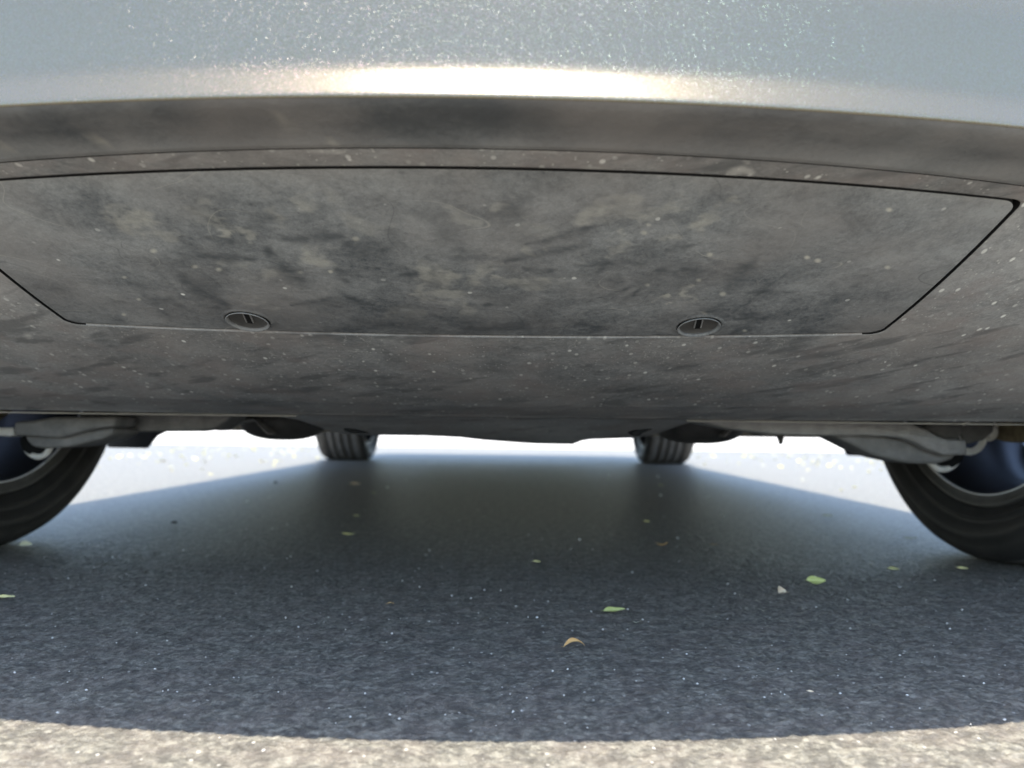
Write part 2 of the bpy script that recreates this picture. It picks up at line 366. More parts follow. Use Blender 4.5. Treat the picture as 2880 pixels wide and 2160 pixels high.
def paint_dirt(V, dust, o, strokes=True, extra=()):
    px, py = proj(V); pale = np.zeros(len(V)); dark = np.zeros(len(V))
    if strokes:
        x, z = V[:, 0], V[:, 1] * 1.6
        wob = 44 * (fbm(x, z, 60, 4, 40, .6) - .5); wob2 = 40 * (fbm(x, z, 60, 4, 50, .6) - .5); brk = sst((fbm(x, z, 70, 5, 65, .65) - .22) / .5)
        for s in DARK:
            d = seg_dist(px + wob * .6, py + wob2 * .5, s); wd_ = s[4] * (.35 + 1.1 * tpar(px, py, s)); dark = 1 - (1 - dark) * (1 - .8 * s[5] * np.exp(-1.3 * (d / wd_) ** 2))
        for s in PALE:
            d = seg_dist(px + wob * 1.9, py + wob2 * 1.6, s); pale = np.maximum(pale, s[5] * .8 * sst(1.5 - d / (s[4] * 1.15)) * brk)
        for (a, b, r) in DOTS:
            pale = np.maximum(pale, np.clip(1.6 - np.hypot((px - a) / 1.5, py - b) / (r * .62), 0, 1) * 1.0)
        dark *= .45 + .85 * sst((fbm(x, z, 110, 4, 60, .65) - .25) / .5)
    for s in extra: pale = np.maximum(pale, s[5] * sst(1.4 - seg_dist(px, py, s) / s[4]))
    me = o.data; at_ = me.color_attributes.new('dirt', 'FLOAT_COLOR', 'POINT')
    c = np.ones((len(V), 4)); c[:, 0] = dust; c[:, 1] = pale; c[:, 2] = dark
    at_.data.foreach_set('color', np.clip(c, 0, 1).astype(np.float32).ravel())

# -- access panel: fine grid with rounded corners, turned-in rim and two fastener holes
RCR = .010
def corner_pull(X, s_m, half, top, bot):   # map a rectangle to a rounded rectangle; s_m in metres
    X2, S2 = X.copy(), s_m.copy()
    for sx in (-1, 1):
        for edge, sg in ((top, -1), (bot, 1)):
            a = (sx * X - (half - RCR)) / RCR; b = (sg * (s_m - edge) + RCR) / RCR
            inside = (a > 0) & (b > 0)
            am, bm_ = np.clip(a, 0, None), np.clip(b, 0, None); L = np.hypot(am, bm_) + 1e-9; mx = np.maximum(am, bm_)
            f = np.where(mx <= 1, mx / L, np.clip(2.5 - 1.5 * mx, 0, 1) * (1 / np.maximum(L / mx, 1e-6)) + (1 - np.clip(2.5 - 1.5 * mx, 0, 1)))
            X2 = np.where(inside, sx * (half - RCR + am * f * RCR), X2); S2 = np.where(inside, edge + sg * (-RCR + bm_ * f * RCR), S2)
    return X2, S2
LEN = .2025                      # run of the panel along s, metres
nX, nS = 520, 170
xs = np.linspace(-PW, PW, nX); ss = np.linspace(0, LEN, nS)
Xg, Sg = np.meshgrid(xs, ss, indexing='ij')
Xr, Sr = corner_pull(Xg, Sg, PW, 0.0, LEN)
Pv = S(Xr, S_T + Sr / LEN, lift=.0008)
FAST = [(-.176, .900), (.176, .900)]     # fasteners: X, fraction along the panel
FR = .0172
skip = np.zeros((nX - 1, nS - 1), bool)
# press a dish into the panel round each fastener
for fx, fs in FAST:
    d = np.hypot(Xr - fx, Sr - fs * LEN)
    Pv[..., 2] += np.where(d < FR * .80, .0075, 0) - .0011 * np.exp(-((d - FR) / .0014) ** 2)
    q = np.clip((FR - d) / (FR * .22), 0, 1); Pv[..., 2] += np.where(d >= FR * .80, .0075 * q, 0)
Pv2 = Pv.reshape(-1, 3)
F = grid_faces(nX, nS)
# rim: the border turned up into the gap, black to paint the gap's shade
border = [i * nS for i in range(nX)] + [(nX - 1) * nS + j for j in range(1, nS)] + [i * nS + nS - 1 for i in range(nX - 2, -1, -1)] + [j for j in range(nS - 2, 0, -1)]
bv = Pv2[border] + np.array([0, 0, .005]); n0 = len(Pv2); nb = len(border)
F2 = np.array([(border[k], n0 + k, n0 + (k + 1) % nb, border[(k + 1) % nb]) for k in range(nb)])
n0p = n0; Vp = np.concatenate([Pv2, bv]); Fp = np.concatenate([F, F2])
panel = fast_mesh('access_panel', Vp, Fp, M['panel'], car, BASE); panel.data.materials.append(M['black'])
panel.data.polygons.foreach_set('material_index', np.r_[np.zeros(len(F), np.int32), np.ones(len(F2), np.int32)])
x, z = Vp[:, 0], Vp[:, 1] * 1.7
wrp = fbm(x, z, 14, 3, 20)
f_s = (Vp[:, 1] - .43) / .19
dust = .46 + .85 * (fbm(x + .05 * wrp, z + .05 * wrp, 26, 6, 25, .62) - .5) + .16 * (1 - f_s) - .14 * np.clip(f_s - .72, 0, 1) / .28 * np.exp(-((Vp[:, 0] - CX) / .27) ** 4)
dust += .10 * np.clip((np.abs(Vp[:, 0] - CX) - .15) / .15, 0, 1)
dust[n0p:] = -1.0
paint_dirt(Vp, dust, panel)
panel['label'] = 'scuffed dusty access panel with two slotted fasteners'
recalc_needed = []

# fasteners: ring and slotted cap seated in each dish
def surf_frame(X, s):
    p = S(np.array(X), np.array(s)); e = 1e-3
    tx = S(np.array(X + e), np.array(s)) - p; ts = S(np.array(X), np.array(s + e)) - p
    n = np.cross(tx, ts); n /= np.linalg.norm(n)
    if n[2] > 0: n = -n
    tx /= np.linalg.norm(tx); ts = np.cross(n, tx); return p, tx, ts, n
for fx, fs in FAST:
    p, tx, ts, n = surf_frame(fx, S_T + fs)
    if ts[1] < 0: ts = -ts
    prof = [(.0162, .0006), (.0168, .0014), (.0160, .0016), (.0152, .0004), (.0147, -.0008), (.0136, -.0014), (.0110, -.0021), (.0075, -.0026), (.0035, -.0028), (.0001, -.0028)]
    V = []; seg = 48
    for k in range(seg):
        a = 2 * math.pi * k / seg
        for r, hh in prof: V.append(p + (tx * math.cos(a) + ts * math.sin(a)) * r + n * hh)
    m_ = len(prof); Fq = [(k * m_ + i, ((k + 1) % seg) * m_ + i, ((k + 1) % seg) * m_ + i + 1, k * m_ + i + 1) for k in range(seg) for i in range(m_ - 1)]
    Vw = np.array(V); fo = obj('fastener', Vw, Fq, M['panel'], panel, base=BASE); fo.data.materials.append(M['under_dark'])
    for k_, p_ in enumerate(fo.data.polygons): p_.material_index = int(k_ % (m_ - 1) > 3); paint_dirt(Vw, np.where(np.tile(np.arange(len(prof)) < 4, 48), .62, -.3), fo, False)  # pale ring, dark bowl: lit rim and recess shade put into the colour
    # slot: two raised jaws and a dark keyway between them
    ang = R(8) if fx < 0 else R(-8)
    u = tx * math.cos(ang) + ts * math.sin(ang); w = np.cross(n, u)
    def block(cu, hu, hw, z0, z1, cw=0):
        q = p + u * cu + w * cw
        V = [q + u * a * hu + w * b * hw + n * c for c in (z0, z1) for a, b in ((-1, -1), (1, -1), (1, 1), (-1, 1))]
        return V, [(0, 3, 2, 1), (4, 5, 6, 7), (0, 1, 5, 4), (1, 2, 6, 5), (2, 3, 7, 6), (3, 0, 4, 7)]
    for sg in (-1, 1):
        V, Fq = block(sg * .0026, .0006, .0070, -.0034, -.0016)
        V = np.array(V); j = obj('slot_jaw', V, Fq, M['panel'], panel, False, BASE); bevel(j, .0004, 1)
        Vj = np.array([v.co[:] for v in j.data.vertices]) + np.array(BASE); paint_dirt(Vj, np.full(len(Vj), .8), j, False)
    V, Fq = block(0, .0019, .0078, -.0034, -.0018); recalc(obj('keyway', V, Fq, M['black'], panel, False, BASE))

# -- undertray round the panel, hole with rounded corners
def uneven(a, b, step): return np.linspace(a, b, max(2, int(round(abs(b - a) / step)) + 1))
hw = PW + GAP; ht, hb = -.0044, LEN + .0028
def run_to_s(r):                 # metres along the run (0 = panel top) to s
    r = np.asarray(r, float)
    return np.where(r < 0, 1 + r / .0252, np.where(r < LEN, 1 + r / LEN, 2 + (r - LEN) / .1117))
XS = np.concatenate([uneven(-.80, -.62, .01)[:-1], uneven(-.62, -hw, .0022)[:-1], uneven(-hw, -hw + .02, .0012)[:-1], uneven(-hw + .02, hw - .02, .0022)[:-1], uneven(hw - .02, hw, .0012)[:-1], uneven(hw, .56, .0022)[:-1], uneven(.56, .80, .01)])
RS = np.concatenate([uneven(-.0250, ht, .0015)[:-1], uneven(ht, ht + .012, .0012)[:-1], uneven(ht + .012, hb - .012, .0035)[:-1], uneven(hb - .012, hb, .0012)[:-1], uneven(hb, LEN + .335, .0018)])
XX, RR = np.meshgrid(XS, RS, indexing='ij')
i0, i1 = np.argmin(abs(XS + hw)), np.argmin(abs(XS - hw)); j0, j1 = np.argmin(abs(RS - ht)), np.argmin(abs(RS - hb))
X2, R2 = corner_pull(XX, RR, hw, ht, hb)
Tv = S(X2, run_to_s(R2)); nTX, nTS = XX.shape
Tv[..., 2] += .0004
# lower rear edge turned up a little, shallow moulded rib along it
rr = np.clip((R2 - (LEN + .318)) / .017, 0, 1); Tv[..., 2] += .004 * rr ** 2 - .0014 * np.exp(-((R2 - (LEN + .312)) / .006) ** 2)
skip = np.zeros((nTX - 1, nTS - 1), bool); skip[i0:i1, j0:j1] = True
F = grid_faces(nTX, nTS, skip); Tf = Tv.reshape(-1, 3)
hole = [i * nTS + j0 for i in range(i0, i1)] + [i1 * nTS + j for j in range(j0, j1)] + [i * nTS + j1 for i in range(i1, i0, -1)] + [i0 * nTS + j for j in range(j1, j0, -1)]
nb = len(hole); n0 = len(Tf); hv = Tf[hole] + np.array([0, 0, .0125])
F2 = [(hole[k], hole[(k + 1) % nb], n0 + (k + 1) % nb, n0 + k) for k in range(nb)]
rear = [i * nTS + nTS - 1 for i in range(nTX)]; n1 = n0 + nb; rv = Tf[rear] + np.array([0, .004, .022])
F3 = [(rear[k], rear[k + 1], n1 + k + 1, n1 + k) for k in range(nTX - 1)]
Vt = np.concatenate([Tf, hv, rv]); Ft = np.concatenate([F, np.array(F2), np.array(F3)])
tray = fast_mesh('undertray', Vt, Ft, M['tray'], car, BASE); tray.data.materials.append(M['black'])
hc = Tf[hole]; gap_shade_wall = (hc[:, 1] < .6) | (np.abs(hc[:, 0] - CX) > PW - .012)  # black front and side walls put the gap's shade into colour
tray.data.polygons.foreach_set('material_index', np.r_[np.zeros(len(F), np.int32), gap_shade_wall.astype(np.int32), np.zeros(len(F3), np.int32)])
x, z = Vt[:, 0], Vt[:, 1] * 1.5
dust = .40 + .55 * (fbm(x + .04 * fbm(x, z, 15, 3, 70), z, 24, 5, 75, .55) - .5) + .22 * np.clip((np.abs(x - CX) - .25) / .22, 0, 1) + .10 * fbm(x, z, 6, 2, 71) - .04 * np.clip((.50 - Vt[:, 1]) / .05, 0, 1)  # also paler towards both sides
dust[n0:n1] = np.where((Vt[n0:n1, 1] > .6) & (np.abs(Vt[n0:n1, 0] - CX) < PW - .012), .35, -1.0)
me_h = np.zeros(len(Vt), bool); me_h[hole] = True
dust[me_h & (Vt[:, 1] > .6)] = .65
paint_dirt(Vt, dust, tray, False, [(2052,492,2088,478,12,.95),(2088,478,2112,484,9,.9),(2098,456,2106,457,6,.8),(1500,425,1560,428,5,.5),(880,425,960,428,5,.4),(1640,470,1720,478,5,.4),(75,945,82,948,8,.8)])
tag(tray, 'speckled stone-chipped lower tray behind the access panel')
# highlight painted as an added pale bead along the rear edge
M['bead'] = noisy_mat('edge_highlight', (.34, .32, .28), (.46, .43, .37), 40, .6)
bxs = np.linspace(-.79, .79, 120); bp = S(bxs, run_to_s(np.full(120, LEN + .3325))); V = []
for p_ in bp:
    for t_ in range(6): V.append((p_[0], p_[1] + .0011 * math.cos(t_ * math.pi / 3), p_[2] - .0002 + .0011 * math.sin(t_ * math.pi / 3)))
fast_mesh('tray_edge_highlight', V, [(k * 6 + t_, k * 6 + (t_ + 1) % 6, k * 6 + 6 + (t_ + 1) % 6, k * 6 + 6 + t_) for k in range(119) if abs(bxs[k]) > .24 for t_ in range(6)], M['bead'], car, BASE)
# black sheet added behind the gap, standing in for its shade
bx = np.linspace(-PW - .03, PW + .03, 60); bs = np.linspace(-.012, LEN + .014, 30); BX, BS = np.meshgrid(bx, bs, indexing='ij')
fast_mesh('gap_shade_sheet', S(BX, run_to_s(BS), .0140).reshape(-1, 3), grid_faces(60, 30), M['black'], car, BASE)

# -- black lip under the bumper, then the strip and the groove
def sweep(name, pts, mt, xmax=.90, nx=181, dirt=None):
    xs = np.linspace(-xmax, xmax, nx); pts = np.array(pts)     # pts: y, h, k, m
    V = np.stack([np.stack(np.broadcast_arrays(xs + CX, y + k * xs ** 2, h + m * xs ** 2), -1) for y, h, k, m in pts], 1)
    o = fast_mesh(name, V.reshape(-1, 3), grid_faces(nx, len(pts)), mt, car, BASE)
    return o, V.reshape(-1, 3)
K = .33
lip_pts = [(.3668, .3375, K, 0), (.369, .3362, K, 0), (.373, .3350, K, 0), (.379, .3340, K, 0), (.387, .3325, .38, 0), (.395, .3302, .42, 0), (.4010, .3278, .44, 0),
           (.4040, .3266, .45, 0), (.4046, .3270, .45, 0), (.4046, .3310, .45, 0)]
lip, LV = sweep('bumper_lip', lip_pts, M['lip'], nx=400)
x, z = LV[:, 0], LV[:, 1] * 2
paint_dirt(LV, .14 + .45 * (fbm(x, z, 20, 4, 90) - .5) + .5 * np.clip((LV[:, 1] - K * (x - CX) ** 2 - .392) / .012, 0, 1) * .6 + .22 * np.clip((np.abs(x - CX) - .1) / .2, 0, 1), lip, False, [(255,390,290,393,10,.7),(285,408,292,412,7,.5),(790,330,792,334,8,.6),(800,350,820,365,14,.25),(920,398,948,402,7,.6),(0,408,30,415,8,.5)])

# -- silver bumper: lip flare, chin, lower opening, upper bumper, bonnet edge
def chaikin(p, n=2):
    p = np.array(p, float)
    for _ in range(n):
        q = [p[0]]
        for a, b in zip(p[:-1], p[1:]): q += [.75 * a + .25 * b, .25 * a + .75 * b]
        q.append(p[-1]); p = np.array(q)
    return p
chin = chaikin([(.3672, .3374, K, 0), (.3660, .3380, K, 0), (.3658, .3395, K, 0), (.3686, .3454, K, 0), (.3711, .3508, K, 0), (.3730, .3560, K, 0), (.3738, .3620, K, 0), (.3742, .3760, K, 0), (.3746, .3900, K, 0),
                (.3752, .4060, K, 0), (.3800, .4240, K, 0), (.3870, .4300, K, 0), (.3950, .4330, K, 0)], 3)
bumper, _ = sweep('front_bumper', chin, M['paint'], xmax=.905, nx=240)
grille, _ = sweep('lower_grille', [(.395, .433, K, 0), (.42, .436, K, 0), (.43, .47, K, 0), (.415, .515, K, 0), (.392, .52, K, 0)], M['black'], xmax=.90, nx=90)
upper = chaikin([(.392, .52, K, 0), (.380, .522, K, 0), (.372, .545, K, 0), (.378, .62, .37, -.01), (.41, .69, .35, -.03), (.47, .735, .3, -.06), (.60, .775, .17, -.09), (.80, .80, .0, -.10)], 2)
sweep('upper_bumper', upper, M['paint'], xmax=.90, nx=90)
for sg in (-1, 1):                # headlamps, proud of the upper bumper by a few millimetres
    V = []
    for i in range(13):
        X = sg * (.46 + .034 * i)
        for j in range(6):
            hb_ = .640 - .002 * i + j * (.004 + .0011 * i)
            y_, k_, m_ = (np.interp(hb_, upper[:, 1], upper[:, q]) for q in (0, 2, 3))
            V.append((X + CX, y_ + k_ * X * X - .005, hb_ + m_ * X * X + .001))
    recalc(obj('headlight', V, grid_faces(13, 6), M['lamp'], car, base=BASE))
    # wing corner: the bumper's side, back to the wheel arch
    V = []; lv = np.r_[np.linspace(.3385, .43, 8), np.linspace(.44, .515, 4), np.linspace(.525, .735, 12)]; edge = np.vstack([chin, upper]); edge = edge[np.argsort(edge[:, 1])]
    for h_ in lv:
        y_, k_, m_ = (np.interp(h_, edge[:, 1], edge[:, q]) for q in (0, 2, 3)); X = .90
        y0 = y_ + k_ * X * X; y1 = FA - math.sqrt(max(.395 ** 2 - (h_ - WR) ** 2, .0016)) if h_ < .72 else .80
        for f in np.linspace(0, 1, 6): V.append((CX + sg * (.90 + .035 * math.sin(f * math.pi / 2)), y0 + (max(y1, y0 + .01) - y0) * f, h_ + m_ * X * X))
    recalc(obj('wing_corner', V, grid_faces(len(lv), 6), M['paint'], car, base=BASE))

# -- body shell with wheel arches, greenhouse
st = [.80, 1.0, 1.3, 1.6, 2.2, 2.9, 3.6, 4.2, 4.7, 5.0, 5.10]
top = [.80, .84, .89, .93, .96, .97, .98, 1.0, .98, .92, .80]; wd = [.90, .925, .935, .935, .935, .935, .935, .935, .91, .85, .76]; bot = [.24, .22, .215, .215, .215, .215, .215, .22, .26, .34, .44]
V = []; n = 0
for Y, T, W, B in zip(st, top, wd, bot):
    sec = []
    for X in np.linspace(-1, 1, 17): sec.append((X * W * .97, T - .10 * (X * W) ** 2 - .05 * abs(X) ** 8))
    for f in (.15, .4, .7, .93): sec.append((W * (1 - .03 * abs(f - .45)), sec[16][1] * (1 - f) + B * f))
    for X in np.linspace(.95, -.95, 13): sec.append((X * W, B))
    for f in (.93, .7, .4, .15): sec.append((-W * (1 - .03 * abs(f - .45)), sec[0][1] * (1 - f) + B * f))
    n = len(sec); V += [(a + CX, Y, b) for a, b in sec]
Fb = [(k * n + i, k * n + (i + 1) % n, (k + 1) * n + (i + 1) % n, (k + 1) * n + i) for k in range(len(st) - 1) for i in range(n)] + [tuple(range(n)), tuple(reversed(range((len(st) - 1) * n, len(st) * n)))]
body = recalc(obj('body_shell', V, Fb, M['paint'], car, base=BASE))
cutters = []
for Yc in (FA, RA):
    for sg in (-1, 1):
        Vc, Fc = cyl((CX + sg * .56, Yc, WR), (CX + sg * 1.2, Yc, WR), .395, seg=64)
        cutters.append(recalc(obj('arch', Vc, Fc, M['black'], car, base=BASE)))
for c in cutters:
    bo = body.modifiers.new('b', 'BOOLEAN'); bo.operation = 'DIFFERENCE'; bo.object = c; bo.solver = 'EXACT'
dg = bpy.context.evaluated_depsgraph_get(); dg.update()
nm = bpy.data.meshes.new_from_object(body.evaluated_get(dg)); body.modifiers.clear(); body.data = nm; nm.name = 'body_shell'
for c in cutters: bpy.data.objects.remove(c)
nm.materials.clear(); nm.materials.append(M['paint']); nm.materials.append(M['under'])
for p in nm.polygons:
    c = p.center; Yw = c[1] + FA
    ins = any(math.hypot(Yw - Yc, c[2] - WR) < .3975 for Yc in (FA, RA)) and abs(c[0]) > .5
    p.material_index = 1 if (ins or c[2] < .235 or (p.normal[2] < -.5)) else 0
gs = [(1.75, .93, .80, .90), (2.35, 1.30, .62, .88), (2.9, 1.44, .56, .87), (3.6, 1.43, .56, .87), (4.3, 1.22, .60, .86), (4.85, .97, .72, .82)]
V = []
for Y, T, wt, wb in gs:
    b = .90; V += [(CX - wb, Y, b), (CX - (wb + wt) / 2 + .0, Y, b + (T - b) * .55), (CX - wt, Y, T - .05 * (T - b)), (CX, Y, T + .02), (CX + wt, Y, T - .05 * (T - b)), (CX + (wb + wt) / 2, Y, b + (T - b) * .55), (CX + wb, Y, b)]
recalc(obj('greenhouse', V, grid_faces(6, 7), M['glass'], car, base=BASE))
V2 = [(x, y, z + .006) for k in (1, 2, 3, 4) for (x, y, z) in V[k * 7 + 2:k * 7 + 5]]
recalc(obj('roof', V2, grid_faces(4, 3), M['paint'], car, base=BASE))

# ------------------------------------------------------------------ wheels
def tread_profile():
    p = [(-.100, .268), (-.110, .270), (-.110, .277), (-.1175, .2805), (-.1180, .2825), (-.1130, .2850), (-.118, .292), (-.1255, .302), (-.1270, .311), (-.1235, .3130), (-.1235, .322), (-.117, .334), (-.106, .3405)]
    for g in (-.062, -.022, .018, .058):
        p += [(g - .0055, .3450), (g - .0045, .3368), (g + .0045, .3368), (g + .0055, .3450)]
    p += [(.100, .3425), (.108, .339), (.118, .332), (.1255, .316), (.127, .302), (.121, .288), (.112, .272), (.10, .268)]
    return p
def build_wheel(Yc, sg, label):
    w = empty('wheel', (sg * (HT if Yc == RA else .805), Yc - FA, WR), car); w['label'] = label
    def lp(prof, name, mt, seg=128):
        V, F = lathe([(x * sg, r) for x, r in prof], seg)
        if name == 'tyre': V[:, 2] = np.maximum(V[:, 2], -WR + .0005)
        return recalc(obj(name, V, F, mt, w))
    ty = lp(tread_profile(), 'tyre', M['rubber'])
    ty.data.materials.append(M['tread'])
    for p in ty.data.polygons:
        r = math.hypot(p.center[1], p.center[2])
        if r > .339 or (r > .335 and abs(p.center[0]) < .09 and Yc == RA): p.material_index = 1
    lp([(-.099, .2690), (-.108, .2670), (-.1095, .2640), (-.106, .2600), (-.104, .2530), (-.1035, .2500), (-.1005, .2490)], 'rim_flange', M['rim_band'])
    lp([(-.1040, .2512), (-.1066, .2497), (-.1035, .2484), (-.1015, .2492)], 'rim_edge', M['rim_edge'])
    lp([(-.1005, .2490), (-.09, .245), (-.02, .232), (.06, .236), (.09, .250), (.108, .262), (.10, .267)], 'rim_barrel', M['rim'])
    wf = lp([(.075, .238), (.082, .226), (.086, .19), (.088, .12), (.084, .085), (.080, .06), (.082, .001)], 'wheel_face', M['rim'], 120)
    bmw = bmesh.new(); bmw.from_mesh(wf.data)
    cut = [f for f in bmw.faces if .088 < math.hypot(*f.calc_center_median()[1:]) < .226 and (math.degrees(math.atan2(f.calc_center_median()[2], f.calc_center_median()[1])) + 9) % 36 < 8]
    bmesh.ops.delete(bmw, geom=cut, context='FACES'); bmw.to_mesh(wf.data); bmw.free()
    lp([(-.055, .06), (-.055, .1745), (-.052, .1755), (-.030, .1755), (-.027, .1745), (-.027, .06)], 'brake_disc', M['rust'], 72)
    V, F = cyl((-.09 * sg, 0, 0), (.075 * sg, 0, 0), .055, .05); recalc(obj('hub', V, F, M['alloy_dark'], w))
    return w
for Yc, sg, lb in ((FA, -1, 'near wheel cut by the left edge of the photo'), (FA, 1, 'near wheel cut by the right edge of the photo'),
                   (RA, -1, 'far wheel left of centre, grooved tread showing'), (RA, 1, 'far wheel right of centre, grooved tread showing')):
    build_wheel(Yc, sg, lb)

# ------------------------------------------------------------------ suspension and underbody behind the tray
cs = lambda n, pix, Y0, Y1, m, bw=.003, sh=(0, 0): casting(n, pix, Y0, Y1, m, car, bw, BASE, sh)
# left side
cs('lower_control_arm', [(38,1186),(95,1182),(150,1172),(330,1172),(322,1200),(262,1206),(205,1222),(168,1232),(68,1226),(38,1224)], 1.02, 1.08, M['alloy_dark'], .004)
cs('lower_control_arm', [(66,1222),(175,1226),(215,1212),(290,1206),(318,1202),(318,1220),(285,1236),(225,1250),(190,1258),(120,1262),(88,1256),(74,1240)], 1.035, 1.11, M['alloy_dark'], .006)
cs('subframe_beam', [(215,1160),(650,1166),(640,1182),(600,1206),(530,1214),(400,1214),(312,1216),(240,1205)], 1.10, 1.17, M['alloy_dark'], .004)
cs('ball_joint', [(-60,1203),(36,1202),(38,1224),(28,1228),(-60,1222)], 1.06, 1.09, M['cream'], .002)
V, F = ring(at(106, 1240, 1.09), (.25, 1, .1), .0225, .0042, seg=40); obj('bush_sleeve', V, F, M['cream'], car, base=BASE)
V, F = cyl(at(106, 1240, 1.095), at(106, 1240, 1.13), .021); recalc(obj('bush_core', V, F, M['black'], car, False, BASE))
cs('splash_flap', [(300,1212),(470,1212),(440,1226),(412,1261),(300,1259)], 1.52, 1.53, M['flap'], .003)
# right side
cs('lower_control_arm', [(1905,1178),(2160,1178),(2400,1183),(2560,1188),(2606,1208),(2640,1228),(2668,1236),(2720,1236),(2721,1280),(2655,1281),(2606,1262),(2572,1243),(2530,1230),(2440,1226),(2300,1226),(2180,1222),(2060,1208),(1980,1192)], 1.03, 1.08, M['alloy'], .0035)
cs('lower_control_arm', [(2330,1218),(2470,1226),(2545,1236),(2592,1262),(2640,1276),(2700,1272),(2680,1292),(2640,1305),(2560,1304),(2500,1292),(2450,1278),(2395,1250)], 1.05, 1.12, M['alloy_dark'], .006)
cs('steering_knuckle', [(2596,1206),(2622,1190),(2655,1180),(2700,1178),(2720,1200),(2700,1238),(2650,1236)], 1.085, 1.15, M['alloy_dark'], .006)
cs('knuckle_web', [(2700,1178),(2800,1180),(2796,1215),(2770,1238),(2722,1250),(2706,1236)], 1.11, 1.15, M['alloy_dark'], .004)
V, F = ring(at(2655, 1266, 1.10), (-.25, 1, .1), .0275, .0046, seg=40); obj('bush_sleeve', V, F, M['cream'], car, base=BASE)
V, F = cyl(at(2655, 1266, 1.105), at(2655, 1266, 1.14), .026); recalc(obj('bush_core', V, F, M['black'], car, False, BASE))
V, F = ring(at(2728, 1225, 1.12), (-.2, 1, .1), .0255, .0036, seg=40); obj('ball_joint', V, F, M['cream'], car, base=BASE)
V, F = ring(at(2728, 1225, 1.115), (-.2, 1, .1), .0205, .0026, seg=40); obj('ball_joint', V, F, M['cream'], car, base=BASE)
V, F = ring(at(2782, 1212, 1.13), (-.2, 1, .1), .0125, .0030, seg=32); obj('bolt_washer', V, F, M['cream'], car, base=BASE)
V, F = cyl(at(2782, 1212, 1.12), at(2782, 1212, 1.15), .0085); recalc(obj('bolt_head', V, F, M['cream'], car, False, BASE))
cs('splash_flap', [(2360,1236),(2480,1230),(2500,1286),(2386,1281)], 1.52, 1.53, M['flap'], .003)
V, F = cyl(at(2195, 1225, 1.3), at(2196, 1250, 1.3), .007, .003, 14); recalc(obj('drain_spigot', V, F, M['alloy_dark'], car, True, BASE))
# centre section of the tray, running back under the subframe
def slab(name, pix, Y0, Y1, th, mt, drop=0):
    P = [at(x, y, Y0) for x, y in pix]; V = []
    for Y, dz in ((Y0, 0), ((Y0 + Y1) / 2, drop * .6), (Y1, drop)):
        V += [(p[0], Y, p[2] + dz) for p in P]
    n = len(P); V += [(v[0], v[1], v[2] + th) for v in V]; m3 = 3 * n
    F = [tuple(f) for f in grid_faces(3, n)] + [tuple(a + m3 for a in f[::-1]) for f in grid_faces(3, n)]
    F += [(i, i + 1, m3 + i + 1, m3 + i) for i in range(n - 1)] + [(2 * n + i, m3 + 2 * n + i, m3 + 2 * n + i + 1, 2 * n + i + 1) for i in range(n - 1)]
    F += [(0, m3, m3 + n, n), (n, m3 + n, m3 + 2 * n, 2 * n), (n - 1, 2 * n - 1, m3 + 2 * n - 1, m3 + n - 1), (2 * n - 1, 3 * n - 1, m3 + 3 * n - 1, m3 + 2 * n - 1)]
    return recalc(obj(name, V, F, mt, car, base=BASE))
CT = [(846,1178),(880,1190),(925,1210),(965,1221),(1040,1224),(1130,1225),(1200,1226),(1290,1230),(1360,1238),(1440,1244),(1500,1248),(1610,1250),(1636,1240),(1660,1236),(1780,1232),(1850,1219),(1905,1196),(1950,1184)]
V = []; nC = len(CT); rows = 9
for (a, b) in CT:
    p1 = at(a, b, 1.20); xl = p1[0] - CX; xf = xl * .93; p0 = S(np.array(xf), run_to_s(np.array(LEN + .330))); p0[2] += .0006
    for r_ in range(rows):
        f = r_ / (rows - 1); g = f * f * (3 - 2 * f); V.append(p0 * (1 - f) + p1 * f + np.array([0, 0, (p1[2] - p0[2]) * (g - f) * .6]))
    V.append(p1 + np.array([0, .006, .004])); V.append(p1 + np.array([0, .30, .014]))
Vc = np.array(V); ct = fast_mesh('centre_tray', Vc, grid_faces(nC, rows + 2), M['tray'], car, BASE)
paint_dirt(Vc, np.full(len(Vc), .80) + .5 * (fbm(Vc[:, 0], Vc[:, 1], 30, 3, 33) - .5), ct, False)
cs('tray_scoop', [(965,1205),(985,1206),(1020,1214),(1030,1219),(990,1218),(968,1212)], .95, .975, M['black'], .001)
cs('tray_scoop', [(1772,1216),(1790,1209),(1838,1206),(1808,1218),(1800,1226),(1786,1226)], .95, .975, M['black'], .001)
# rounded bushing covers either side of the centre tray
def bulge(cx_, cy_, rx, ry, Y, mt, name='subframe_bush_cover'):
    c = at(cx_, cy_, Y); ax = rx * Y / FPX; az = ry * Y / FPX
    bm = bmesh.new(); bmesh.ops.create_uvsphere(bm, u_segments=40, v_segments=22, radius=1)
    for v in bm.verts:
        q = v.co; e = .8
        v.co = Vector((c[0] + ax * math.copysign(abs(q.x) ** e, q.x), c[1] + .09 * q.y, c[2] + az * math.copysign(abs(q.z) ** .9, q.z))) - Vector(BASE)
    me = bpy.data.meshes.new(name); bm.to_mesh(me); bm.free(); me.materials.append(mt)
    me.polygons.foreach_set('use_smooth', [True] * len(me.polygons))
    o = bpy.data.objects.new(name, me); COL.objects.link(o); o.parent = car
bulge(800, 1188, 112, 50, 1.36, M['under_dark']); bulge(1965, 1200, 120, 48, 1.36, M['under_dark'])
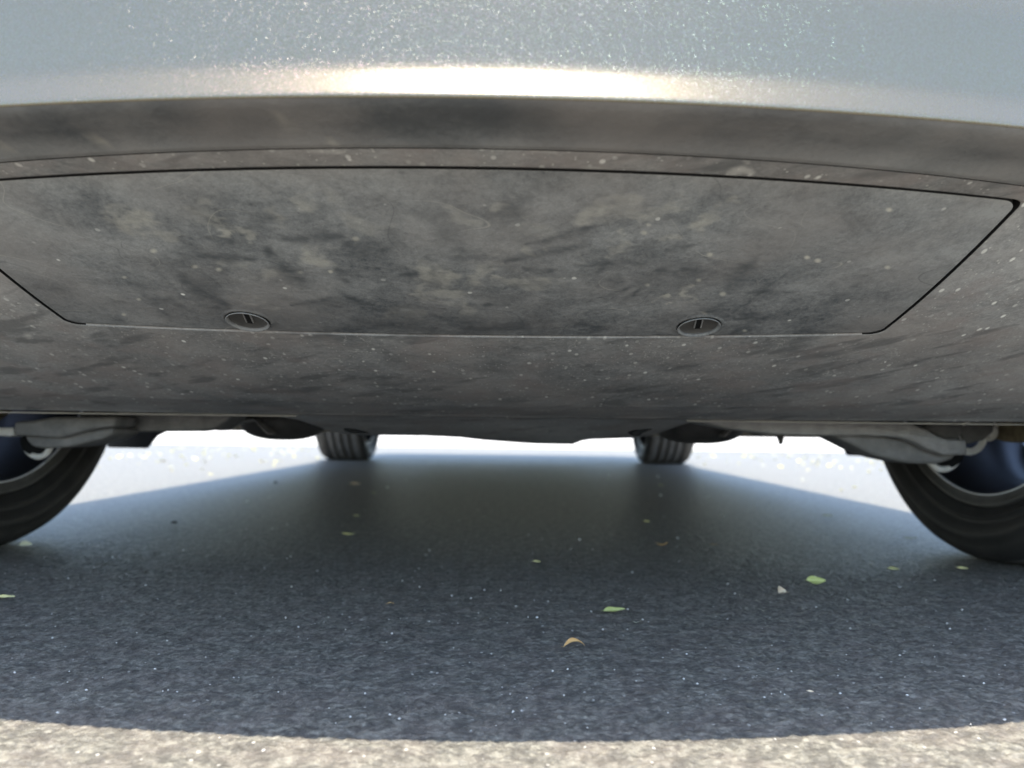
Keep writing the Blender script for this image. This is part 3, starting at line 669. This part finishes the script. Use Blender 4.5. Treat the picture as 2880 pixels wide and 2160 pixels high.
# folded heat shields beside them
def strip(name, pix, Y, w, mt):
    P = [at(x, y, Y) for x, y in pix]; V = []; F = []
    for i, p in enumerate(P):
        V += [(p[0], Y, p[2]), (p[0], Y, p[2] + w), (p[0], Y + .05, p[2] + w), (p[0], Y + .05, p[2])]
    for i in range(len(P) - 1):
        for k in range(4): F.append((4 * i + k, 4 * i + (k + 1) % 4, 4 * i + 4 + (k + 1) % 4, 4 * i + 4 + k))
    F += [(0, 1, 2, 3), tuple(4 * len(P) - 4 + k for k in (3, 2, 1, 0))]
    return recalc(obj(name, V, F, mt, car, False, BASE))
strip('heat_shield_edge', [(610,1212),(648,1192),(714,1182),(752,1222)], 1.24, .0022, M['alloy'])
strip('heat_shield_edge', [(2040,1228),(2070,1200),(2128,1214),(2150,1228)], 1.24, .0022, M['alloy'])
# battery floor and side sills between the axles, rear arms
def box(name, x0, x1, y0, y1, z0, z1, mt, bw=.006):
    V = [(x, y, z) for z in (z0, z1) for x, y in ((x0, y0), (x1, y0), (x1, y1), (x0, y1))]
    o = obj(name, V, [(0, 3, 2, 1), (4, 5, 6, 7), (0, 1, 5, 4), (1, 2, 6, 5), (2, 3, 7, 6), (3, 0, 4, 7)], mt, car, True, BASE); return bevel(o, bw, 2)
box('battery_floor', CX - .70, CX + .70, 1.62, 3.60, .166, .225, M['under'], .012)
for sg in (-1, 1):
    box('side_sill', CX + sg * .80 - .10, CX + sg * .80 + .10, 1.60, 3.72, .172, .23, M['alloy_dark'], .01)
    V, F = cyl((CX + sg * .30, 4.05, .205), (CX + sg * .74, 4.2, .20), .028, .020); recalc(obj('rear_arm', V, F, M['alloy_dark'], car, True, BASE))
box('rear_subframe', CX - .45, CX + .45, 3.75, 4.6, .185, .26, M['under'], .02)
box('inner_guard', CX - .62, CX - .50, .96, 1.7, .205, .30, M['black'], .01)
box('inner_guard', CX + .50, CX + .62, .96, 1.7, .205, .30, M['black'], .01)
box('front_subframe', CX - .52, CX + .52, .99, 1.62, .196, .24, M['under'], .01)

# ------------------------------------------------------------------ leaves
def leaf_mat(name, c1, c2, tr=.0):
    m = noisy_mat(name, c1, c2, 260, .5, 0, .0003); t = NT(m)
    sx = t.n.new('ShaderNodeSeparateXYZ'); t.link(t.tc.outputs['Object'], sx.inputs[0])
    src = t.b.inputs['Base Color'].links[0].from_socket
    rib = t.ramp(t.math('ABSOLUTE', sx.outputs[1]), [(.0001, .45), (.0004, 0.0)])
    t.link(t.mix(rib, src, tuple(min(.9, x * 1.35 + .08) for x in c2)), t.b.inputs['Base Color']); return m
LM = {'green': leaf_mat('green_leaf', (.44, .50, .12), (.58, .62, .24)), 'yellow': leaf_mat('yellow_leaf', (.68, .56, .18), (.78, .70, .32)),
      'tan': leaf_mat('tan_leaf', (.55, .40, .24), (.66, .52, .36)), 'brown': leaf_mat('brown_leaf', (.60, .30, .09), (.72, .42, .16)),
      'olive': leaf_mat('olive_leaf', (.36, .36, .12), (.46, .44, .20)), 'pale': leaf_mat('pale_leaf', (.58, .56, .34), (.70, .68, .46)),
      'dark': leaf_mat('dark_debris', (.02, .018, .015), (.04, .035, .03)), 'bright': leaf_mat('sunlit_yellow_leaf', (.90, .74, .06), (.92, .84, .16))}
def leaf_mesh(name, L, W, curl, fold, mt, cut=False):
    nu, nv = 13, 7; V = []
    for i in range(nu):
        u = i / (nu - 1); w = W * .5 * (math.sin(math.pi * u ** .85) ** .8 + .03)
        for j in range(nv):
            v = (j / (nv - 1)) * 2 - 1
            if cut and v > 0: v *= .12
            x = (u - .5) * L; y = v * w
            z = curl * L * (4 * (u - .5) ** 2) * .5 + fold * abs(v) * w + .012 * L * math.sin(9 * u + 5 * v)
            V.append((x, y, z))
    V = np.array(V); V[:, 2] -= V[:, 2].min()
    F = [tuple(f) for f in grid_faces(nu, nv)]
    st = len(V); V = np.vstack([V, [(-L * .5, -.0004, V[3][2]), (-L * .5, .0004, V[3][2]), (-L * .62, .0003, V[3][2] + .0005), (-L * .62, -.0003, V[3][2] + .0005)]])
    F.append((st, st + 1, st + 2, st + 3))
    me = bpy.data.meshes.new(name); me.from_pydata(V.tolist(), [], [list(map(int, f)) for f in F]); me.materials.append(LM[mt])
    me.polygons.foreach_set('use_smooth', [True] * len(me.polygons)); me.update(); return me
def leaf(px, py, wpx, mt, rot, curl, fold, wr, label, tilt=0, name='fallen_leaf', cut=False, group=None):
    g = on_ground(px, py); L = 1.15 * wpx * g[1] / FPX
    o = bpy.data.objects.new(name, leaf_mesh(name, L, L * wr, curl, fold, mt, cut)); COL.objects.link(o)
    me = o.data; sm = me; 
    o.location = (g[0], g[1], .0006); o.rotation_euler = (R(tilt), 0, R(rot))
    if tilt: o.location.z += abs(math.sin(R(tilt))) * L * wr * .42
    tag(o, label, 'leaf', group); return o
LEAVES = [(1727,1722,60,'green',24,.05,.30,.42,'pointed green leaf lying highest of the large leaves near the centre',12),
 (1615,1822,54,'brown',14,-.45,.5,.36,'curled orange-brown leaf nearest the shadow front edge',10),
 (2295,1643,46,'green',-4,.10,.25,.62,'half-round bright green leaf right of the tan folded leaf',28),
 (2200,1676,34,'tan',40,.15,.9,.75,'folded pale tan leaf left of the half-round green leaf',25),
 (2513,1606,26,'olive',-22,.15,.5,.55,'small olive-green leaf in front of the right near tyre',20),
 (2708,1603,24,'yellow',-30,.2,.5,.45,'small yellow leaf just below the right near tyre',16),
 (2560,1516,30,'olive',-8,.1,.2,.34,'thin olive leaf left of the right near tyre on blue-lit ground',6),
 (72,1541,28,'pale',25,.2,.7,.7,'cream folded leaf just below the left near tyre',28),
 (14,1684,46,'yellow',4,.1,.4,.30,'pale yellow leaf cut by the left edge of the photo',16),
 (980,1507,34,'yellow',-6,.3,.4,.34,'yellow leaf in the dark strip in front of the left far tyre',12),
 (998,1365,28,'tan',-4,.1,.5,.5,'pinkish tan leaf closest to the left far tyre',14),
 (1002,1453,16,'yellow',0,.1,.4,.5,'tiny yellow leaf behind the yellow leaf before the left far tyre',12),
 (1510,1583,20,'yellow',-16,.1,.4,.45,'small yellow leaf in the middle of the shadow',16),
 (1861,1536,32,'brown',10,.5,.4,.28,'curled reddish leaf in front of the right far tyre',10),
 (1819,1470,18,'yellow',-10,.1,.5,.5,'small yellowish leaf behind the curled reddish leaf',16),
 (2328,1452,26,'olive',-4,.1,.3,.32,'olive leaf on the blue-lit ground beside the right shadow edge',10),
 (2008,1533,20,'brown',4,.1,.2,.25,'thin brown leaf right of the curled reddish leaf',6),
 (1098,1701,20,'brown',6,-.3,.3,.25,'thin brown sliver of leaf left of the shadow centre',8),
 (2280,1950,15,'tan',-24,.2,.5,.6,'tiny tan leaf near the front shadow edge on the right',16),
 (1790,1753,20,'pale',8,.5,.3,.12,'white curl of leaf stalk right of the pointed green leaf',6),
 (1052,1388,14,'olive',-6,.1,.3,.5,'tiny olive leaf right of the pinkish tan leaf',10),
 (490,1476,18,'dark',0,.2,.6,.7,'dark leaf scrap in front of the left near tyre',20),
 (775,1362,12,'dark',0,.2,.6,.8,'dark leaf scrap left of the left far tyre shadow',20),
 (1860,1367,14,'olive',0,.1,.4,.5,'olive leaf fleck just in front of the right far tyre',12)]
for a in LEAVES: leaf(*a)
# sunlit leaves strewn on the driveway beyond the shadow, both sides
variants = [leaf_mesh('fallen_leaf', L, L * w, c, f, mt) for L, w, c, f, mt in
            ((.019, .6, .3, .4, 'bright'), (.015, .55, .2, .6, 'bright'), (.022, .5, .4, .3, 'pale'), (.013, .7, .1, .5, 'bright'), (.017, .45, .5, .5, 'yellow'), (.014, .8, .2, .3, 'pale'))]
cnt = {-1: 0, 1: 0}
while min(cnt.values()) < 110:
    y = 1.7 + 4.6 * random.random() ** .8; sg = random.choice((-1, 1)); x = CX + sg * (1.0 + random.random() * 1.5)
    if cnt[sg] >= 110: continue
    px, py = proj(np.array([x, y, 0.])); 
    if not (150 < px < 2620) : continue
    cnt[sg] += 1
    o = bpy.data.objects.new('fallen_leaf', random.choice(variants)); COL.objects.link(o)
    o.location = (x, y, .001); s = random.uniform(.8, 1.7); o.scale = (s, s, s); o.rotation_euler = (R(random.uniform(-25, 25)), R(random.uniform(-18, 18)), random.uniform(0, 6.28)); o.location.z = .004
    tag(o, 'small sunlit leaf on the bright ground left of the car' if sg < 0 else 'small sunlit leaf on the bright ground right of the car', 'leaf', 'sunlit leaves left of the car' if sg < 0 else 'sunlit leaves right of the car')

# ------------------------------------------------------------------ pebbles and grit
M['stone'] = noisy_mat('pale_stone', (.62, .60, .55), (.74, .72, .68), 400, .5)
def pebble_mesh(r, seed):
    bm = bmesh.new(); bmesh.ops.create_icosphere(bm, subdivisions=1, radius=r); q = random.Random(seed)
    for v in bm.verts: v.co *= q.uniform(.75, 1.2); v.co.z *= .7
    me = bpy.data.meshes.new('pebble'); bm.to_mesh(me); bm.free(); me.materials.append(M['stone']); return me
PEB = [(1180,1651,5,'white pebble in the dark shadow left of the centre'),(410,1647,6,'white pebble below the left near tyre, beyond its leaves'),(147,1795,7,'white pebble at the far left of the front shadow'),
 (1510,1738,8,'grey-white pebble left of the pointed green leaf'),(1931,1841,8,'pale pebble right of the orange-brown leaf'),(2150,1962,6,'pale pebble just inside the front shadow edge'),(1711,1343,9,'pale stone on the ground left of the right far tyre'),
 (1850,1341,8,'pale stone directly in front of the right far tyre'),(1858,1394,8,'pale stone second in front of the right far tyre'),(1992,1402,8,'pale stone right of the right far tyre shadow'),(2032,1453,8,'pale stone in the open shadow right of the reddish leaf'),
 (1906,1514,7,'pale stone just behind the curled reddish leaf'),(1630,1519,7,'white stone left of the curled reddish leaf'),(1090,1372,8,'pale stone right of the pinkish tan leaf'),(695,1412,9,'pale stone left of the left far tyre shadow'),
 (1208,1548,6,'pale stone in the middle of the shadow behind the yellow leaf'),(808,1572,5,'tiny pale stone left of the yellow leaf before the far tyre'),(2530,1652,5,'tiny white stone right of the half-round green leaf'),(2710,1903,7,'pale pebble at the right of the front shadow'),
 (1728,1884,5,'tiny white stone below the orange-brown leaf')]
for i, (a, b, r, lb) in enumerate(PEB):
    g = on_ground(a, b); rad = r * .5 * g[1] / FPX
    o = bpy.data.objects.new('pebble', pebble_mesh(rad, i)); COL.objects.link(o); o.location = (g[0], g[1], rad * .45); tag(o, lb, 'pebble')
gv, gf = [], []
for k in range(520):
    y = .47 * (3.4 / .47) ** random.random(); x = random.uniform(-.68, .68) * y
    if abs(x) > .8: continue
    r = random.choice((.0004, .0005, .0006, .0009)) * (1 + .35 * y)
    b = len(gv)
    for d in ((1, 0, 0), (-1, 0, 0), (0, 1, 0), (0, -1, 0), (0, 0, .8), (0, 0, -.8)):
        gv.append((x + d[0] * r * random.uniform(.7, 1.3), y + d[1] * r * random.uniform(.7, 1.3), r * .5 + d[2] * r))
    for q in ((0, 2, 4), (2, 1, 4), (1, 3, 4), (3, 0, 4), (2, 0, 5), (1, 2, 5), (3, 1, 5), (0, 3, 5)): gf.append(tuple(b + t for t in q))
grit = obj('grit', gv, gf, M['stone'], smooth=False); tag(grit, 'fine white grit scattered over the shaded driveway', 'grit', kind='stuff')
